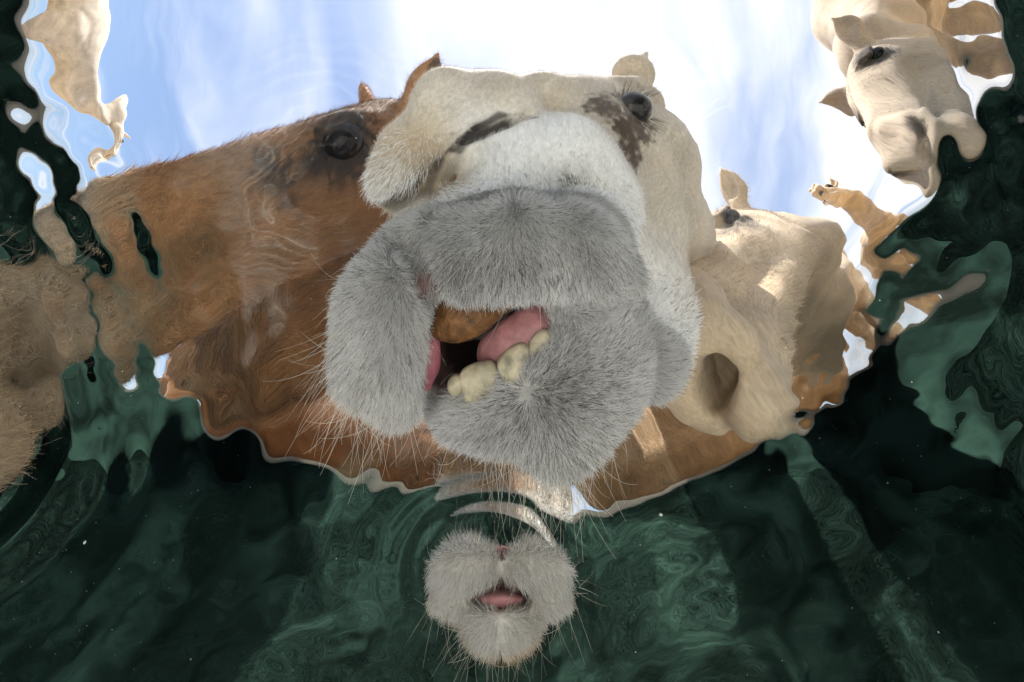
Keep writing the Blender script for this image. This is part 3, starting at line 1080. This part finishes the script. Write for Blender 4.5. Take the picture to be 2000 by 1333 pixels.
def camel(label, nose, eyes, up, neck, chest, heading, base, dark=(.07, .045, .03), muzzle=None, scale=1.0, bs=1.0,
          fur=0, fur_len=.012, lip_fur=0, eyepatch=1.0, group=None, mouth=False, seed=1, hair_dark=.55, bodyh=.035, eye_r=.0225, marks=(), mstart=.33, body_fur=0, mottle=0.0):
    root = empty('camel')
    tag(root, label, 'camel', group)
    g = np.random.default_rng(seed)
    M, T = pose(nose, eyes, up, scale)
    scale = float(np.mean(scale))
    V = HEAD_V @ M.T + T
    nh = len(V)
    W = lambda p: M @ np.array(p, float) + T
    n0 = W((-.08, 0, -.03)); n1 = W((-.19, 0, -.06))
    nb = body_shell([(*n0, .078 * scale), (*n1, .084 * scale)] + list(neck), chest, heading, bs, h=bodyh)
    V, Q = merge([(V, HEAD_Q), nb])
    lv = HEAD_V
    coat = np.tile(np.array(base, float), (len(V), 1)) * (1 + .22 * vnoise(V, 7, seed) + .12 * vnoise(V, 24, seed))[:, None]
    if mottle:
        coat = tint_to(coat, mottle * smooth(.0, .55, vnoise(V, 6.5, 21) + .4 * vnoise(V, 17, 22)), np.array(base) * .25)
    ch = coat[:nh]
    side = np.abs(lv[:, 1])
    ym = np.stack([lv[:, 0], side, lv[:, 2]], 1)
    for c, r, w in (((.105, .088, .05), .040, 1.0), ((.15, .075, .035), .030, .8), ((.12, .085, .012), .026, .6)):
        ch = tint_to(ch, blob(ym, np.array(c), r, .5, .35, 80, seed) * w * eyepatch, dark)
    ch = tint_to(ch, blob(ym, np.array((.41, .046, .018)), .010, .5) * .8, (.04, .03, .025))
    for c, r, w in marks:
        ch = tint_to(ch, blob(lv, np.array(c), r, .35, .6, 150, seed) * w, dark)
    if muzzle is not None:
        ch = tint_to(ch, smooth(mstart, mstart + .06, lv[:, 0] + .02 * vnoise(lv, 30, 2)) * .9, muzzle)
        if mouth:      # its face turns brown above the lips
            ch = tint_to(ch, smooth(-.050, -.015, lv[:, 2] - .5 * (lv[:, 0] - .40) + .012 * vnoise(lv, 40, 5)), base)
    ch = tint_to(ch, pathblob(lv, [np.array((.44, 0, .0)), np.array((.46, 0, -.04)), np.array((.455, 0, -.08))], [.006, .009, .010], .5) * .8, (.10, .085, .075))
    # dark lip line and mouth
    ch = tint_to(ch, blob(lv, np.array((.42, 0, -.078)), .030 if mouth else .014, .3) * .85, (.06, .03, .03))
    coat[:nh] = ch
    put_mesh('body', V, Q, COAT, root, coat, receiver=True)
    for s in (1, -1):
        c = W((.105, s * .073, .050)); r = eye_r * scale
        e = put_mesh('eye', *ball(c, (r, r, r)), EYE, root)
    if mouth:
        tv, tq = ball((.418, 0, -.083), (.034, .022, .013))
        put_mesh('tongue', tv @ M.T + T, tq, TONGUE, root, receiver=True)
    Nh = HEAD_N @ np.linalg.inv(M); Nh /= np.linalg.norm(Nh, axis=1, keepdims=True)
    fwd = M[:, 0] / scale; upv = M[:, 2] / scale
    if fur:
        wgt = smooth(.40, .33, lv[:, 0]) * (1 - blob(ym, np.array((.105, .092, .05)), eye_r * 1.35, .2))
        p, nn, t, bw = sample_surface(V[:nh], HEAD_Q, Nh, np.maximum(wgt, 0) + 1e-6, fur, g)
        comb = -fwd[None] * .8 + np.stack([.5 * vnoise(p, 18, 3), .5 * vnoise(p, 18, 4), .5 * vnoise(p, 18, 5) - .2], 1)
        col = (coat[:nh][t] * bw[:, :, None]).sum(1) * np.clip(1.05 + .35 * g.normal(size=fur), hair_dark, 1.7)[:, None]
        pts, rad = grow(p, nn, comb, fur_len * (.6 + .8 * g.random(fur)), .00028, lift=.3, jit=.2, curl=.05, g=g)
        put_curves('fur', pts, rad, np.clip(col, 0, .9), COATHAIR, root)
    if body_fur:
        n = body_fur
        Nb = vnormals(*nb)
        dist = np.hypot(nb[0][:, 0], nb[0][:, 1])
        p, nn, t, bw = sample_surface(nb[0], nb[1], Nb, smooth(2.2, .3, dist) ** 2 + 1e-6, n, g)
        comb = np.stack([.5 * vnoise(p, 9, 3), .5 * vnoise(p, 9, 4), .4 * vnoise(p, 9, 5) - .9], 1)
        col = (coat[nh:][t] * bw[:, :, None]).sum(1) * np.clip(1.0 + .3 * vnoise(p, 22, 8) + .35 * g.normal(size=n), .35, 1.8)[:, None]
        pts, rad = grow(p, nn, comb, .022 + .022 * g.random(n), .0005, lift=.25, jit=.2, curl=.08, g=g)
        put_curves('neck_hair', pts, rad, np.clip(col, 0, .9), COATHAIR, root)
    if lip_fur:
        wl = smooth(mstart - .06, mstart, lv[:, 0]) * (1 - blob(lv, np.array((.425, 0, -.080)), .026, .2))
        n = lip_fur
        p, nn, t, bw = sample_surface(V[:nh], HEAD_Q, Nh, wl + 1e-7, n, g)
        lp = (lv[t] * bw[:, :, None]).sum(1)
        dwn = np.where(lp[:, 2:3] < -.085, upv[None] * -.2 - fwd[None] * .5, -upv[None] * .9 - fwd[None] * .1) + np.sign(lp[:, 1:2]) * M[:, 1][None] / scale * .35
        comb = dwn + np.stack([.25 * vnoise(p, 50, 3), .25 * vnoise(p, 50, 4), .25 * vnoise(p, 50, 5)], 1)
        col = (coat[:nh][t] * bw[:, :, None]).sum(1)
        col = col * np.clip(1.15 + .35 * g.normal(size=n) + .25 * vnoise(p, 60, 6), .25, 1.8)[:, None]
        pts, rad = grow(p, nn, comb, .0055 + .0045 * g.random(n), .00018, lift=.38, jit=.18, curl=.06, g=g)
        put_curves('lip_fur', pts, rad, np.clip(col, 0, .85), COATHAIR, root)
        n = 260
        p, nn, t, bw = sample_surface(V[:nh], HEAD_Q, Nh, wl * smooth(.35, .40, lv[:, 0]) + 1e-7, n, g)
        comb = -fwd[None] * .3 + .5 * g.normal(size=(n, 3))
        pts, rad = grow(p, nn, comb, .016 + .018 * g.random(n), .00016, lift=.7, jit=.25, curl=.1, k=8, g=g)
        put_curves('whiskers', pts, rad, .2 + .7 * g.random(n), WHISK, root)
    return root


def build_herd():
    brown = (.33, .17, .075)
    camel('dark brown furry camel with black-ringed eye drinking beside the white camel', (-.435, .285, -.045), (-.300, .205, .235), (-.30, -.90, .10),
          [(-.25, .36, .38, .11), (-.44, .62, .30, .14), (-.70, .95, .34, .18), (-.98, 1.30, .62, .24)],
          (-1.15, 1.6, .98), R(122), brown, dark=(.022, .015, .012), muzzle=(.46, .37, .26), scale=.95, fur=34000, lip_fur=60000, seed=3, bodyh=.03, eye_r=.030, mstart=.31, body_fur=30000, mottle=.6,
          marks=(((.105, .085, .05), .050, 1.0), ((.205, .055, .055), .022, .8), ((.195, .066, .028), .020, .75), ((.19, .07, .0), .014, .6), ((-.06, .135, .14), .02, .8)))
    camel('orange brown camel whose pale grey muzzle and pink mouth dip in alone', (-.008, .416, -.002), (-.008, .594, .256), (0, -1, 0),
          [(-.05, 1.05, .30, .10), (-.02, 1.40, .55, .13), (.0, 1.75, .90, .18)],
          (.02, 2.05, 1.15), R(90), (.42, .23, .10), muzzle=(.86, .84, .78), scale=(.75, .80, .38), lip_fur=42000, mouth=True, seed=4, mstart=.378)
    camel('tan camel with upright ear and black eye behind the cheek of the white camel', P(1385, 725, .06), P(1408, 478, .36), (-1, -.35, -.2),
          [(.60, .58, .36, .11), (.82, .84, .31, .14), (1.12, 1.08, .46, .18), (1.42, 1.32, .80, .22)],
          (1.62, 1.55, 1.05), R(45), (.50, .39, .27), dark=(.05, .035, .025), scale=1.0, fur=22000, seed=5)
    camel('sandy camel lowering its whole face to the water, both ears spread', P(1905, 330, .05), P(1735, 190, .27), (-1, .1, -.2),
          [(1.05, .10, .50, .095), (1.35, .05, .62, .12), (1.7, .02, .92, .18)],
          (1.95, 0, 1.12), R(-5), (.38, .30, .215), scale=1.0, seed=6, fur=16000, fur_len=.009, dark=(.05, .035, .025), eyepatch=1.0, marks=(((.12, .08, .05), .05, .9), ((.12, -.08, .05), .05, .9), ((.41, .045, .02), .02, .8), ((.41, -.045, .02), .02, .8)))
    camel('distant ochre camel standing away from the water with raised head', (2.30, 1.35, 1.66), (2.65, 1.50, 1.85), (0, 0, 1),
          [(2.98, 1.72, 1.55, .10), (3.05, 1.80, 1.2, .13), (3.2, 1.95, 1.0, .17)],
          (3.4, 2.1, 1.12), R(40), (.46, .33, .20), scale=1.0, seed=8)
    camel('pale camel standing broadside in the distance beyond the dark brown camel', (-3.4, 1.2, 1.2), (-3.55, 1.1, 1.5), (-.5, .8, .5),
          [(-3.55, .85, 1.35, .11), (-3.55, .6, 1.15, .15), (-3.5, .4, 1.1, .19)],
          (-3.45, .15, 1.15), R(-92), (.52, .46, .38), scale=1.05, bs=1.1, seed=9)

    camel('chestnut camel couched on the ground behind the basin wall', (.22, 1.30, .98), (.20, 1.58, 1.12), (0, -.3, 1),
          [(.16, 1.86, .98, .10), (.10, 1.92, .74, .13), (-.05, 1.90, .60, .18)],
          (-.25, 1.90, .50), R(176), (.20, .095, .040), bs=1.0, seed=12, body_fur=22000)
    camel('fawn camel couched on the ground beside the chestnut one', (.30, 1.08, .86), (.32, 1.34, .98), (0, -.3, 1),
          [(.34, 1.58, .84, .09), (.36, 1.68, .64, .11), (.38, 1.68, .52, .14)],
          (.42, 1.68, .42), R(6), (.40, .27, .15), bs=.78, scale=.9, seed=14, body_fur=14000)


build_herd()


# ------------------------------------------------------------------ motes drifting in the water
def build_motes():
    g = np.random.default_rng(31)
    n = 5200
    p = np.stack([-.55 + 1.1 * g.random(n), -.25 + .95 * g.random(n), -.33 + .32 * g.random(n)], 1)
    p = p[np.linalg.norm(p - np.array([0, 0, -H]), axis=1) > .05]
    r = (.00007 + .00012 * g.random(len(p)) ** 3)
    base = np.array([(1, 0, 0), (-1, 0, 0), (0, 1, 0), (0, -1, 0), (0, 0, 1), (0, 0, -1)], float)
    tri = np.array([(0, 2, 4), (2, 1, 4), (1, 3, 4), (3, 0, 4), (2, 0, 5), (1, 2, 5), (3, 1, 5), (0, 3, 5)])
    V = (p[:, None] + base[None] * r[:, None, None] * (.6 + .8 * g.random((len(p), 6, 1)))).reshape(-1, 3)
    Q = (tri[None] + 6 * np.arange(len(p))[:, None, None]).reshape(-1, 3)
    o = put_mesh('motes', V, Q, simple_mat('mote', (.75, .75, .68), .8, .2))
    tag(o, 'tiny pale specks drifting in the green water', 'specks', kind='stuff')


build_motes()
